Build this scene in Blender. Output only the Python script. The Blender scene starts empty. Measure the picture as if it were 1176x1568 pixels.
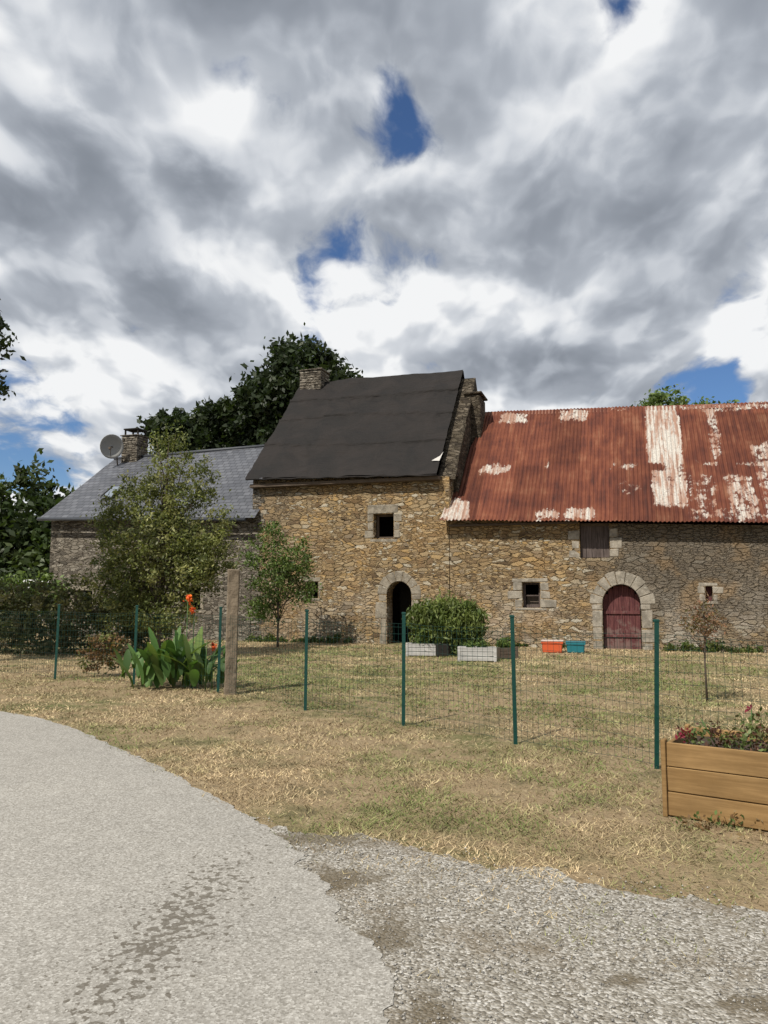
import bpy, bmesh, math, random
import numpy as np
from mathutils import Vector, Matrix, noise as mnoise
random.seed(7); rng=np.random.default_rng(11)
S=bpy.context.scene; COL=S.collection
S.view_settings.view_transform='Standard'; S.view_settings.look='None'; S.view_settings.exposure=0

# ---------------------------------------------------------------- node helper
class NT:
    def __init__(s,nt): s.nt=nt; nt.nodes.clear()
    def n(s,t,**k):
        nd=s.nt.nodes.new(t)
        for a,b in k.items(): setattr(nd,a,b)
        return nd
    def put(s,sock,v):
        if hasattr(v,'is_output'): s.nt.links.new(v,sock)
        elif v is not None: sock.default_value=v
    def math(s,op,a,b=None,c=None,clamp=False):
        m=s.n('ShaderNodeMath',operation=op,use_clamp=clamp); s.put(m.inputs[0],a)
        if b is not None: s.put(m.inputs[1],b)
        if c is not None: s.put(m.inputs[2],c)
        return m.outputs[0]
    def vm(s,op,a,b=None):
        m=s.n('ShaderNodeVectorMath',operation=op); s.put(m.inputs[0],a)
        if b is not None:
            if op=='SCALE': s.put(m.inputs['Scale'],b)
            else: s.put(m.inputs[1],b)
        return m.outputs[0]
    def mix(s,f,a,b,mode='MIX'):
        m=s.n('ShaderNodeMix',data_type='RGBA',blend_type=mode)
        s.put(m.inputs[0],f); s.put(m.inputs[6],c4(a)); s.put(m.inputs[7],c4(b)); return m.outputs[2]
    def noise(s,v,sc,det=4,rough=.55,dist=0,dim='3D'):
        m=s.n('ShaderNodeTexNoise',noise_dimensions=dim); s.put(m.inputs['Vector'],v)
        m.inputs['Scale'].default_value=sc; m.inputs['Detail'].default_value=det
        m.inputs['Roughness'].default_value=rough; m.inputs['Distortion'].default_value=dist
        return m.outputs[0],m.outputs[1]
    def ss(s,v,a,b,lo=0.,hi=1.):
        m=s.n('ShaderNodeMapRange',interpolation_type='SMOOTHSTEP'); s.put(m.inputs[0],v)
        for i,x in enumerate((a,b,lo,hi)): m.inputs[i+1].default_value=x
        return m.outputs[0]
    def ramp(s,v,st,interp='LINEAR'):
        m=s.n('ShaderNodeValToRGB'); s.put(m.inputs[0],v); cr=m.color_ramp; cr.interpolation=interp
        while len(cr.elements)<len(st): cr.elements.new(.5)
        for e,(p,c) in zip(cr.elements,st): e.position=p; e.color=c4(c)
        return m.outputs[0]
    def sep(s,v):
        m=s.n('ShaderNodeSeparateXYZ'); s.put(m.inputs[0],v); return m.outputs
    def comb(s,x=0.,y=0.,z=0.):
        m=s.n('ShaderNodeCombineXYZ'); s.put(m.inputs[0],x);s.put(m.inputs[1],y);s.put(m.inputs[2],z); return m.outputs[0]
    def obj(s): return s.n('ShaderNodeTexCoord').outputs['Object']
    def attr(s,name):
        m=s.n('ShaderNodeAttribute'); m.attribute_name=name; return m
    def bump(s,h,st=.5,d=.02):
        m=s.n('ShaderNodeBump'); s.put(m.inputs['Height'],h); m.inputs['Strength'].default_value=st; m.inputs['Distance'].default_value=d
        return m.outputs[0]
    def out(s,col,rough=.8,normal=None,metal=0.,spec=.3):
        p=s.n('ShaderNodeBsdfPrincipled'); s.put(p.inputs['Base Color'],c4(col)); s.put(p.inputs['Roughness'],rough)
        s.put(p.inputs['Metallic'],metal); p.inputs['Specular IOR Level'].default_value=spec
        if normal: s.put(p.inputs['Normal'],normal)
        o=s.n('ShaderNodeOutputMaterial'); s.nt.links.new(p.outputs[0],o.inputs[0]); return p,o
def c4(c):
    if isinstance(c,(tuple,list)) and len(c)==3: return (*c,1.)
    return c
def M(name):
    m=bpy.data.materials.new(name); m.use_nodes=True; return m,NT(m.node_tree)
def simple(name,col,rough=.7,var=.25,sc=6,bump=.2,metal=0.,spec=.3):
    m,t=M(name); v=t.obj(); f,_=t.noise(v,sc,4,.6); f2,_=t.noise(v,sc*9,2)
    k=t.math('ADD',t.math('MULTIPLY',f,var*2),t.math('MULTIPLY',f2,var)); k=t.math('ADD',k,1-var*1.5)
    c=t.mix(1.,col,t.comb(k,k,k),'MULTIPLY'); t.out(c,rough,t.bump(f2,bump,.01),metal,spec); return m

# ---------------------------------------------------------------- mesh helpers
def link(name,me,mats=(),parent=None,smooth=False):
    o=bpy.data.objects.new(name,me); COL.objects.link(o)
    for m in (mats if isinstance(mats,(list,tuple)) else [mats]): me.materials.append(m)
    if parent: o.parent=parent
    if smooth: me.polygons.foreach_set('use_smooth',[True]*len(me.polygons))
    return o
def empty(name,loc=(0,0,0),rz=0.):
    o=bpy.data.objects.new(name,None); o.location=loc; o.rotation_euler=(0,0,rz); o.empty_display_size=.3; COL.objects.link(o); return o
def npmesh(name,V,F,color=None):
    V=np.asarray(V,np.float32); F=np.asarray(F,np.int32); me=bpy.data.meshes.new(name)
    me.vertices.add(len(V)); me.vertices.foreach_set('co',V.ravel())
    k=F.shape[1]; me.loops.add(F.size); me.loops.foreach_set('vertex_index',F.ravel())
    me.polygons.add(len(F)); me.polygons.foreach_set('loop_start',np.arange(0,F.size,k,dtype=np.int32))
    me.update(calc_edges=True)
    if color is not None:
        a=me.color_attributes.new('Col','FLOAT_COLOR','POINT'); C=np.ones((len(V),4),np.float32); C[:,:3]=color
        a.data.foreach_set('color',C.ravel())
    me.validate(); return me
class B:
    """bmesh accumulator"""
    def __init__(s): s.bm=bmesh.new()
    def box(s,x0,x1,y0,y1,z0,z1,bev=0.,jit=0.,mi=0,rz=0,seg=1):
        b=bmesh.new(); bmesh.ops.create_cube(b,size=1)
        for v in b.verts:
            v.co=Vector(((x0+x1)/2+v.co.x*(x1-x0),(y0+y1)/2+v.co.y*(y1-y0),(z0+z1)/2+v.co.z*(z1-z0)))
            if jit: v.co+=Vector([random.uniform(-jit,jit) for _ in range(3)])
        if bev: bmesh.ops.bevel(b,geom=b.edges[:],offset=bev,segments=seg,affect='EDGES',profile=.5)
        if rz: bmesh.ops.rotate(b,verts=b.verts[:],cent=Vector(((x0+x1)/2,(y0+y1)/2,0)),matrix=Matrix.Rotation(rz,3,'Z'))
        s._m(b,mi)
    def prism(s,poly,axis,a,b_,bev=0.,mi=0):
        b=bmesh.new(); vs=[]
        for (p,q) in poly:
            vs.append(b.verts.new({'x':(a,p,q),'y':(p,a,q),'z':(p,q,a)}[axis]))
        f=b.faces.new(vs); r=bmesh.ops.extrude_face_region(b,geom=[f])
        d={'x':Vector((b_-a,0,0)),'y':Vector((0,b_-a,0)),'z':Vector((0,0,b_-a))}[axis]
        bmesh.ops.translate(b,verts=[e for e in r['geom'] if isinstance(e,bmesh.types.BMVert)],vec=d)
        bmesh.ops.recalc_face_normals(b,faces=b.faces[:])
        if bev: bmesh.ops.bevel(b,geom=b.edges[:],offset=bev,segments=1,affect='EDGES')
        s._m(b,mi)
    def tube(s,pts,rad,n=8,mi=0):
        b=s.bm; rings=[]
        for i,p in enumerate(pts):
            p=Vector(p); a=Vector(pts[max(i-1,0)]); c=Vector(pts[min(i+1,len(pts)-1)]); d=(c-a).normalized()
            u=d.orthogonal().normalized(); w=d.cross(u); r=rad[i] if isinstance(rad,(list,tuple)) else rad
            rings.append([b.verts.new(p+(u*math.cos(t)+w*math.sin(t))*r) for t in [2*math.pi*k/n for k in range(n)]])
        for A,Bq in zip(rings,rings[1:]):
            for k in range(n):
                f=b.faces.new((A[k],A[(k+1)%n],Bq[(k+1)%n],Bq[k])); f.material_index=mi; f.smooth=True
        for rg in (rings[0],rings[-1]):
            try: f=b.faces.new(rg); f.material_index=mi
            except Exception: pass
    def _m(s,b,mi):
        for f in b.faces: f.material_index=mi
        me=bpy.data.meshes.new('t'); b.to_mesh(me); b.free(); s.bm.from_mesh(me); bpy.data.meshes.remove(me)
    def done(s,name,mats,parent=None):
        bmesh.ops.recalc_face_normals(s.bm,faces=s.bm.faces[:])
        me=bpy.data.meshes.new(name); s.bm.to_mesh(me); s.bm.free(); return link(name,me,mats,parent)
def wall_with_holes(name,outer,holes,thick,mat,parent):
    cu=bpy.data.curves.new(name,'CURVE'); cu.dimensions='2D'; cu.fill_mode='BOTH'; cu.extrude=thick/2
    for poly in [outer]+holes:
        sp=cu.splines.new('POLY'); sp.points.add(len(poly)-1); sp.use_cyclic_u=True
        for p,(x,z) in zip(sp.points,poly): p.co=(x,z,0,1)
    o=bpy.data.objects.new(name+'_c',cu); COL.objects.link(o)
    dg=bpy.context.evaluated_depsgraph_get(); me=bpy.data.meshes.new_from_object(o.evaluated_get(dg))
    bpy.data.objects.remove(o); me.transform(Matrix(((1,0,0,0),(0,0,-1,thick/2),(0,1,0,0),(0,0,0,1))))
    me.materials.clear(); return link(name,me,mat,parent)
def rect(x0,x1,z0,z1): return [(x0,z0),(x1,z0),(x1,z1),(x0,z1)]
def arch(x0,x1,z0,zs,zt,n=14):
    cx=(x0+x1)/2; r=(x1-x0)/2
    return [(x0,z0),(x1,z0)]+[(cx+r*math.cos(t),zs+(zt-zs)*math.sin(t)) for t in [math.pi*k/n for k in range(n+1)]]

# ---------------------------------------------------------------- camera
cam=bpy.data.cameras.new('camera'); co=bpy.data.objects.new('camera',cam); COL.objects.link(co)
co.location=(0,0,1.55); co.rotation_euler=(math.radians(95.72),0,0)
cam.sensor_fit='VERTICAL'; cam.sensor_height=36; cam.lens=27.05; cam.clip_end=3000; S.camera=co

# ---------------------------------------------------------------- sun + sky
sd=Vector((-.50,-.62,.95)).normalized()
elev=math.asin(sd.z); az=math.atan2(sd.x,sd.y)
sl=bpy.data.lights.new('sun','SUN'); sl.energy=4.9; sl.angle=math.radians(.5); sl.color=(1,.94,.84)
so=bpy.data.objects.new('sun',sl); COL.objects.link(so); so.rotation_euler=sd.to_track_quat('Z','Y').to_euler(); so.location=(-20,-20,40)
W=bpy.data.worlds.new('World'); S.world=W; W.use_nodes=True; t=NT(W.node_tree)
sky=t.n('ShaderNodeTexSky',sky_type='NISHITA'); sky.sun_disc=False; sky.sun_elevation=elev; sky.sun_rotation=az; sky.air_density=1.; sky.dust_density=.4; sky.ozone_density=2.5
bg1=t.n('ShaderNodeBackground'); bg1.inputs[1].default_value=.085
g=t.n('ShaderNodeTexCoord').outputs['Generated']; gx,gy,gz=t.sep(g)[:3]
skyc=t.mix(1.,sky.outputs[0],(.70,.88,1.12),'MULTIPLY'); skyc=t.mix(t.ss(gz,.0,.16,.85,0.),skyc,(3.9,5.6,8.0)); t.put(bg1.inputs[0],skyc)
K=.32; YS=.72
zz=t.math('ADD',t.math('MAXIMUM',gz,0.),K)
qx=t.math('DIVIDE',gx,zz); qy=t.math('MULTIPLY',t.math('DIVIDE',gy,zz),YS)
q=t.comb(qx,qy,0.); q=t.vm('ADD',q,(7.3,2.1,0.))
_,wc=t.noise(q,5.5,3,.5,0,'2D'); wv=t.vm('SUBTRACT',wc,(.5,.5,.5)); q2=t.vm('ADD',q,t.vm('SCALE',wv,.085))
def vor(vec,sc):
    v=t.n('ShaderNodeTexVoronoi',feature='F1',voronoi_dimensions='2D'); t.put(v.inputs['Vector'],vec); v.inputs['Scale'].default_value=sc
    d=v.outputs['Distance']; return t.math('MULTIPLY',d,d)
def dens(vec,full):
    a,_=t.noise(vec,2.2,2,.5,0,'2D'); b,_=t.noise(vec,7.5,6 if full else 3,.56,0,'2D')
    p=t.math('ADD',t.math('MULTIPLY',vor(vec,5.),-.16),t.math('MULTIPLY',vor(vec,12.),-.075))
    return t.math('ADD',t.math('ADD',t.math('MULTIPLY',a,.62),t.math('MULTIPLY',b,.38)),p),a
c0=Vector((7.3,2.1,0.))
def toward(f):
    return t.vm('ADD',t.vm('MULTIPLY',t.vm('SUBTRACT',q2,tuple(c0)),(f,f,1.)),tuple(c0))
d0,lo=dens(q2,True); d1,_=dens(toward(.955),False); lo1,_=t.noise(toward(.90),2.2,2,.5,0,'2D')
qs=t.sep(q2)
gs=None
# (azimuth, elevation, radius, amount): positive = opening in the cloud, negative = thicker cloud
for (az_,el_,r,amp) in [(.9,32.6,.10,.18),(4.6,38.,.06,.08),(19,38,.07,.13),(-23.5,12.8,.26,.16),(-24.,8.,.32,.18),(24.,14.,.20,.13),(1.5,27.,.22,-.06),(4.5,36,.16,-.02),(-22,24,.3,-.05),(14,16,.3,-.05),(24,22,.3,-.04),(-12,28,.2,-.04),(8,18,.25,-.05)]:
    d=Vector((math.sin(math.radians(az_))*math.cos(math.radians(el_)),math.cos(math.radians(az_))*math.cos(math.radians(el_)),math.sin(math.radians(el_))))
    dx=t.math('SUBTRACT',qs[0],c0.x+d.x/(d.z+K)); dy=t.math('SUBTRACT',qs[1],c0.y+YS*d.y/(d.z+K))
    dd=t.math('SQRT',t.math('ADD',t.math('MULTIPLY',dx,dx),t.math('MULTIPLY',dy,dy)))
    gp=t.ss(dd,0.,r,amp,0.); gs=gp if gs is None else t.math('ADD',gs,gp)
dc=t.math('SUBTRACT',d0,gs)
alpha=t.ss(dc,.265,.375)
thick=t.ss(dc,.36,.60)
emb=t.ss(t.math('SUBTRACT',d0,d1),-.09,.10)
embl=t.ss(t.math('SUBTRACT',lo,lo1),-.12,.13)
br=t.math('ADD',t.math('MULTIPLY',emb,.46),t.math('MULTIPLY',embl,.46))
br=t.math('ADD',br,t.math('MULTIPLY',thick,-.30)); br=t.math('ADD',br,.30)
cc=t.ramp(br,[(0.,(.21,.235,.275)),(.25,(.31,.34,.39)),(.5,(.455,.49,.545)),(.72,(.67,.70,.745)),(.92,(.93,.94,.95))])
bg2=t.n('ShaderNodeBackground'); t.put(bg2.inputs[0],cc); bg2.inputs[1].default_value=.97
ms=t.n('ShaderNodeMixShader'); t.put(ms.inputs[0],alpha); t.nt.links.new(bg1.outputs[0],ms.inputs[1]); t.nt.links.new(bg2.outputs[0],ms.inputs[2])
wo=t.n('ShaderNodeOutputWorld'); t.nt.links.new(ms.outputs[0],wo.inputs[0])
W.cycles.sampling_method='MANUAL'; W.cycles.sample_map_resolution=256

# ---------------------------------------------------------------- materials
def stone_mat(name,kind):
    m,t=M(name); v=t.obj(); x,y,z=t.sep(v)[:3]
    _,wn=t.noise(v,1.3,2,.6); sx,sy,_z=t.sep(t.vm('SCALE',t.vm('SUBTRACT',wn,(.5,.5,.5)),.30))[:3]
    u=t.math('ADD',t.math('ADD',x,y),sx); w=t.math('MULTIPLY',t.math('ADD',z,t.math('MULTIPLY',sy,.7)),2.9)
    _,fn=t.noise(v,14,2); fx,fy,_z=t.sep(t.vm('SCALE',t.vm('SUBTRACT',fn,(.5,.5,.5)),.17))[:3]
    p=t.comb(t.math('ADD',u,fx),t.math('ADD',w,fy),0.)
    def vor(feat,sc):
        n=t.n('ShaderNodeTexVoronoi',voronoi_dimensions='2D',feature=feat); t.put(n.inputs['Vector'],p); n.inputs['Scale'].default_value=sc; n.inputs['Randomness'].default_value=.88; return n
    va=vor('F1',3.5); ve=vor('DISTANCE_TO_EDGE',3.5); vb=vor('F1',6.5); vbe=vor('DISTANCE_TO_EDGE',6.5)
    sel=t.ss(t.noise(v,1.9,2)[0],.48,.52); nsel=t.math('SUBTRACT',1.,sel)
    cr=t.sep(va.outputs['Color']); cr2=t.sep(vb.outputs['Color'])
    k=t.math('ADD',t.math('MULTIPLY',cr[0],nsel),t.math('MULTIPLY',cr2[0],sel))
    k2=t.math('ADD',t.math('MULTIPLY',cr[1],nsel),t.math('MULTIPLY',cr2[1],sel))
    ed=t.math('ADD',t.math('MULTIPLY',ve.outputs[0],nsel),t.math('MULTIPLY',vbe.outputs[0],sel))
    if kind=='warm':  st=[(0,(.10,.07,.042)),(.12,(.19,.13,.075)),(.32,(.29,.205,.11)),(.5,(.34,.26,.155)),(.65,(.22,.17,.115)),(.8,(.40,.265,.115)),(.92,(.38,.325,.235)),(1,(.47,.43,.34))]; mort=(.33,.24,.13)
    elif kind=='grey': st=[(0,(.07,.062,.05)),(.3,(.14,.122,.10)),(.6,(.20,.175,.14)),(1,(.29,.265,.22))]; mort=(.20,.175,.135)
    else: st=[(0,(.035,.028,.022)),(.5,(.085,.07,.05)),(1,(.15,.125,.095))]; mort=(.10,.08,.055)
    c=t.ramp(k,st); fine,_=t.noise(v,34,4,.7); big,_=t.noise(v,.7,3,.6)
    mm=t.ss(ed,.02,.12,1.,0.); hole,_=t.noise(v,6.,3,.6)
    mcol=t.mix(t.ss(hole,.38,.50,1.,0.),mort,(.06,.043,.027))
    c=t.mix(t.math('MULTIPLY',mm,.85),c,mcol)
    if kind=='warm':
        grey=t.ss(t.math('ADD',x,t.math('MULTIPLY',t.math('SUBTRACT',big,.5),4.)),4.8,6.6)
        gcol=t.mix(t.ss(ed,.02,.08,.25,0.),t.mix(t.ss(fine,.35,.65),(.082,.070,.055),(.165,.143,.115)),(.085,.073,.056))
        up=t.math('MULTIPLY',grey,t.ss(t.math('ADD',z,t.math('MULTIPLY',big,1.5)),1.0,1.9,.35,.88)); c=t.mix(up,c,gcol)
        lw,_=t.noise(v,1.1,4,.65); lim=t.math('MULTIPLY',t.ss(t.math('ADD',z,t.math('MULTIPLY',lw,1.8)),3.0,1.6),t.ss(lw,.40,.60))
        c=t.mix(t.math('MULTIPLY',lim,.50),c,t.mix(k2,(.30,.265,.21),(.47,.43,.37)))
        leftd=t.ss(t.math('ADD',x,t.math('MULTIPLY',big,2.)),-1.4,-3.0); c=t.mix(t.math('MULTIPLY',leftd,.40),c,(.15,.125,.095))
        oc=t.ss(t.noise(v,.8,3,.6)[0],.48,.64); c=t.mix(t.math('MULTIPLY',oc,.32),c,(.36,.215,.085))
    kk=t.math('ADD',t.math('MULTIPLY',fine,1.2),t.math('ADD',t.math('MULTIPLY',big,.5),.20)); c=t.mix(1.,c,t.comb(kk,kk,kk),'MULTIPLY')
    h=t.math('ADD',t.ss(ed,0.,.14,0.,1.2),t.math('MULTIPLY',fine,.6)); h=t.math('ADD',h,t.math('MULTIPLY',k2,1.))
    t.out(c,.92,t.bump(h,1.,.055),0.,.12); return m
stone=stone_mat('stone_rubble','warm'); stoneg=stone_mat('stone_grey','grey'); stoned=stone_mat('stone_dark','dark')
def gran(name,col):
    m,t=M(name); v=t.obj(); f,_=t.noise(v,3.5,5,.65); f2,_=t.noise(v,40,3,.7); f3,_=t.noise(v,9,3,.6)
    c=t.mix(t.ss(f,.38,.62),tuple(a*.6 for a in col),col); c=t.mix(t.ss(f3,.55,.7,0.,.6),c,(.40,.375,.32)); kk=t.math('ADD',t.math('MULTIPLY',f2,.9),.55); c=t.mix(1.,c,t.comb(kk,kk,kk),'MULTIPLY')
    t.out(c,.92,t.bump(t.math('ADD',f2,f3),.7,.015),0.,.12); return m
granite=gran('granite',(.29,.255,.20)); granite_l=gran('granite_light',(.33,.295,.24))
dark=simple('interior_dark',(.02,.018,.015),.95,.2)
timber=simple('old_timber',(.10,.075,.055),.85,.4,9,.4)
def planks_mat(name,c1,c2,sc=9,vert=True):
    m,t=M(name); v=t.obj(); p=t.vm('MULTIPLY',v,(1,1,.06) if vert else (.06,.06,1)); f,_=t.noise(p,sc*5,5,.65); g,_=t.noise(v,2.2,4,.6)
    c=t.mix(t.ss(f,.35,.7),c1,c2); kk=t.math('ADD',t.math('MULTIPLY',g,1.),.5); c=t.mix(1.,c,t.comb(kk,kk,kk),'MULTIPLY')
    t.out(c,.8,t.bump(f,.35,.006)); return m
reddoor,t=M('red_door_paint'); v=t.obj(); f,_=t.noise(t.vm('MULTIPLY',v,(1,1,.08)),45,4,.65); g,_=t.noise(v,5,4,.65); z=t.sep(v)[2]
c=t.mix(t.ss(f,.35,.7),(.075,.022,.024),(.15,.055,.05)); wr=t.ss(t.math('ADD',g,t.math('MULTIPLY',z,-.18)),.36,.52); c=t.mix(t.math('MULTIPLY',wr,.75),c,(.17,.115,.10)); t.out(c,.8,t.bump(f,.4,.006))
greydoor=planks_mat('grey_door',(.06,.045,.04),(.14,.11,.10))
planter_m=planks_mat('planter_wood',(.19,.112,.042),(.29,.18,.075),5,False)
white_m=planks_mat('weathered_white',(.33,.32,.30),(.50,.49,.47),5,False)
membrane,t=M('black_membrane'); v=t.obj(); f,_=t.noise(v,1.2,4,.6,.6); f2,_=t.noise(t.vm('MULTIPLY',v,(1,4,4)),2.2,3)
t.out(t.mix(t.ss(f,.3,.7),(.012,.0108,.0102),(.025,.0215,.020)),t.ss(f,.3,.7,.7,.85),t.bump(t.math('ADD',f,f2),.7,.08),0.,.18)
slate,t=M('roof_slate'); v=t.obj(); x,y,z=t.sep(v)[:3]
br=t.n('ShaderNodeTexBrick'); t.put(br.inputs['Vector'],t.comb(x,t.math('MULTIPLY',z,1.28),0.)); br.inputs['Scale'].default_value=1.
br.inputs['Brick Width'].default_value=.24; br.inputs['Row Height'].default_value=.16; br.inputs['Mortar Size'].default_value=.012; br.inputs['Bias'].default_value=0
br.inputs['Color1'].default_value=(.062,.066,.078,1); br.inputs['Color2'].default_value=(.115,.12,.135,1); br.inputs['Mortar'].default_value=(.02,.02,.024,1)
f,_=t.noise(v,.9,4,.6); kk=t.math('ADD',t.math('MULTIPLY',f,1.1),.42)
t.out(t.mix(1.,br.outputs[0],t.comb(kk,kk,kk),'MULTIPLY'),.5,t.bump(br.outputs[1],-.4,.02),0.,.5)
rust,t=M('rusty_corrugated_iron'); v=t.obj(); x,y,z=t.sep(v)[:3]
zn=t.sep(t.attr('Col').outputs['Color'])
f,_=t.noise(v,5.5,6,.72); f2,_=t.noise(t.vm('MULTIPLY',v,(6,.5,.5)),1.6,5,.6); f3,_=t.noise(v,1.1,4,.65); f4,_=t.noise(v,26,3,.6)
rc=t.ramp(t.math('ADD',t.math('MULTIPLY',f2,.5),t.math('MULTIPLY',f3,.5)),[(.34,(.055,.022,.017)),(.44,(.098,.032,.021)),(.54,(.145,.048,.027)),(.66,(.22,.10,.058))])
rc=t.mix(1.,rc,t.comb(zn[1],zn[1],zn[1]),'MULTIPLY')
zm=t.ss(t.math('ADD',zn[0],t.math('MULTIPLY',t.math('SUBTRACT',f,.5),2.1)),.47,.62)
zc=t.mix(t.ss(f4,.3,.7),(.36,.33,.29),(.56,.53,.48))
zc=t.mix(t.ss(t.math('ADD',f2,t.math('MULTIPLY',f,.4)),.62,.8,0.,.8),zc,(.27,.13,.08))
c=t.mix(zm,rc,zc); t.out(c,.8,t.bump(f4,.15,.01),0.,.18)
ground_m,t=M('dry_grass_ground'); v=t.obj()
n1,_=t.noise(v,.35,4,.6); n2,_=t.noise(v,2.2,5,.65); n3,_=t.noise(v,30,4,.7); n4,_=t.noise(t.vm('MULTIPLY',v,(1,.5,1)),9,4,.7)
a=t.ss(t.math('ADD',t.math('MULTIPLY',n1,.6),t.math('MULTIPLY',n2,.4)),.46,.64)
def spot(t,x,y,px,py,rx,ry):
    dx=t.math('DIVIDE',t.math('SUBTRACT',x,px),rx); dy=t.math('DIVIDE',t.math('SUBTRACT',y,py),ry); return t.math('SQRT',t.math('ADD',t.math('MULTIPLY',dx,dx),t.math('MULTIPLY',dy,dy)))
xg,yg,_z=t.sep(v)[:3]; a=t.math('ADD',a,t.math('MULTIPLY',t.ss(spot(t,xg,yg,-.8,14.2,3.6,3.2),.2,1.1,.75,0.),t.ss(n2,.35,.6)),None,True)
c=t.mix(a,(.30,.225,.135),(.13,.145,.055)); c=t.mix(t.ss(n4,.5,.72),c,(.41,.325,.20)); c=t.mix(t.ss(n3,.52,.72,0.,.7),c,(.09,.066,.04))
b=t.ss(n2,.54,.66); c=t.mix(t.math('MULTIPLY',b,.6),c,(.14,.105,.068))
t.out(c,.95,t.bump(t.math('ADD',n3,n4),.9,.04),0.,.1)
asph,t=M('asphalt'); v=t.obj(); n1,_=t.noise(v,.6,4,.6); n2,_=t.noise(v,70,3,.75); n3,_=t.noise(v,7,4,.65)
vo=t.n('ShaderNodeTexVoronoi'); t.put(vo.inputs['Vector'],v); vo.inputs['Scale'].default_value=105; sp=t.sep(vo.outputs['Color'])
c=t.ramp(sp[0],[(0,(.185,.173,.15)),(.35,(.265,.25,.222)),(.75,(.315,.30,.27)),(1,(.42,.405,.37))])
kk=t.math('ADD',t.math('MULTIPLY',n1,.45),t.math('ADD',t.math('MULTIPLY',n3,.30),.66)); c=t.mix(1.,c,t.comb(kk,kk,kk),'MULTIPLY')
x,y,z=t.sep(v)[:3]
rr=spot(t,t.math('ADD',x,t.math('MULTIPLY',t.math('SUBTRACT',y,3.75),-.10)),y,-.96,3.72,.22,.95)
pn,_=t.noise(v,26,2,.5)
stn=t.ss(t.math('SUBTRACT',pn,t.math('MULTIPLY',rr,.15)),.445,.475); c=t.mix(t.math('MULTIPLY',stn,.72),c,(.085,.072,.052))
t.out(c,.9,t.bump(t.math('ADD',n2,vo.outputs[0]),.32,.004),0.,.2)
grav,t=M('gravel'); v=t.obj(); n1,_=t.noise(v,1.6,5,.65); n3,_=t.noise(v,22,4,.7); n5,_=t.noise(v,5,5,.7); x,y,z=t.sep(v)[:3]
vo=t.n('ShaderNodeTexVoronoi'); t.put(vo.inputs['Vector'],v); vo.inputs['Scale'].default_value=80; sp=t.sep(vo.outputs['Color'])
c=t.ramp(sp[0],[(0,(.12,.105,.08)),(.3,(.225,.205,.17)),(.7,(.315,.295,.255)),(1,(.50,.48,.44))])
c=t.mix(t.ss(n1,.50,.68,0.,.6),c,(.17,.135,.09)); c=t.mix(t.ss(n3,.55,.75,0.,.35),c,(.10,.085,.06))
for (px,py,rx,ry) in [(-.22,4.30,.26,.16),(.03,3.62,.12,.22),(.94,3.22,.10,.05),(1.40,3.04,.16,.07),(-.42,4.95,.4,.14),(.16,2.9,.10,.3)]:
    r_=spot(t,x,y,px,py,rx,ry); c=t.mix(t.ss(t.math('ADD',r_,t.math('ADD',t.math('MULTIPLY',t.math('SUBTRACT',n5,.5),3.2),t.math('MULTIPLY',t.math('SUBTRACT',n3,.5),1.))),.5,1.3,.78,0.),c,(.115,.092,.058))
t.out(c,.9,t.bump(t.math('SUBTRACT',1.,vo.outputs[0]),.8,.010),0.,.2)
def vcol(name,trans=.0,rough=.7,spec=.2):
    m,t=M(name); a=t.attr('Col').outputs['Color']; p,o=t.out(a,rough,None,0.,spec)
    if trans:
        tr=t.n('ShaderNodeBsdfTranslucent'); t.put(tr.inputs[0],t.mix(1.,a,(1.25,1.35,.6),'MULTIPLY')); mx=t.n('ShaderNodeMixShader'); mx.inputs[0].default_value=trans
        t.nt.links.new(p.outputs[0],mx.inputs[1]); t.nt.links.new(tr.outputs[0],mx.inputs[2]); t.nt.links.new(mx.outputs[0],o.inputs[0])
    return m
leafm=vcol('leaves',.3,.5,.3); bladem=vcol('grass_blades',0.,.85,.05); pebm=vcol('pebbles',0,.85,.2)
bark=simple('bark',(.10,.08,.06),.95,.4,8,.8)
green_post=simple('green_coated_steel',(.008,.050,.040),.45,.1,6,.05); wirem=simple('green_wire',(.012,.055,.045),.5,.1,6,0.)

# ---------------------------------------------------------------- ground sheets
me=npmesh('ground',[(-600,-100,0),(600,-100,0),(600,900,0),(-600,900,0)],[(0,1,2,3)]); link('ground',me,ground_m)
RY=np.array([-6,1.5,2.925,3.37,3.72,4.14,4.365,4.79,5.17,5.69,6.45,7.44,8.69,9.47,9.97,11.2,12.5]); RX=np.array([.4,.2,.075,0,-.13,-.33,-.40,-.58,-.754,-1.11,-1.64,-2.39,-3.37,-4.15,-4.87,-8.,-14.])
GX=np.array([-.80,-.63,-.11,.43,.91,1.37,1.84,4,8,15,30]); GY=np.array([5.35,5.2,4.92,4.66,4.27,4.09,3.86,3.1,2.0,1.2,0])
def jag(p,amp,sc):
    return amp*mnoise.fractal(Vector((p[0]*sc,p[1]*sc,1.3)),1.,2.,5)
def strip(name,A,Bp,mat):
    V=[];
    for p,q_ in zip(A,Bp): V+=[p,q_]
    F=[(2*i,2*i+1,2*i+3,2*i+2) for i in range(len(A)-1)]; me=npmesh(name,V,F); o=link(name,me,mat); return o
ys=np.arange(-6,12.5,.02); A=[];Bp=[]
for y_ in ys:
    x_=float(np.interp(y_,RY,RX)); am=.13 if y_<5.4 else .05; A.append((-60.,y_,.008)); Bp.append((x_+jag((x_,y_),am,3.2)+jag((y_,x_),.03,9.),y_,.008))
A.append((-60,18,.008)); Bp.append((-40,18,.008))
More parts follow.
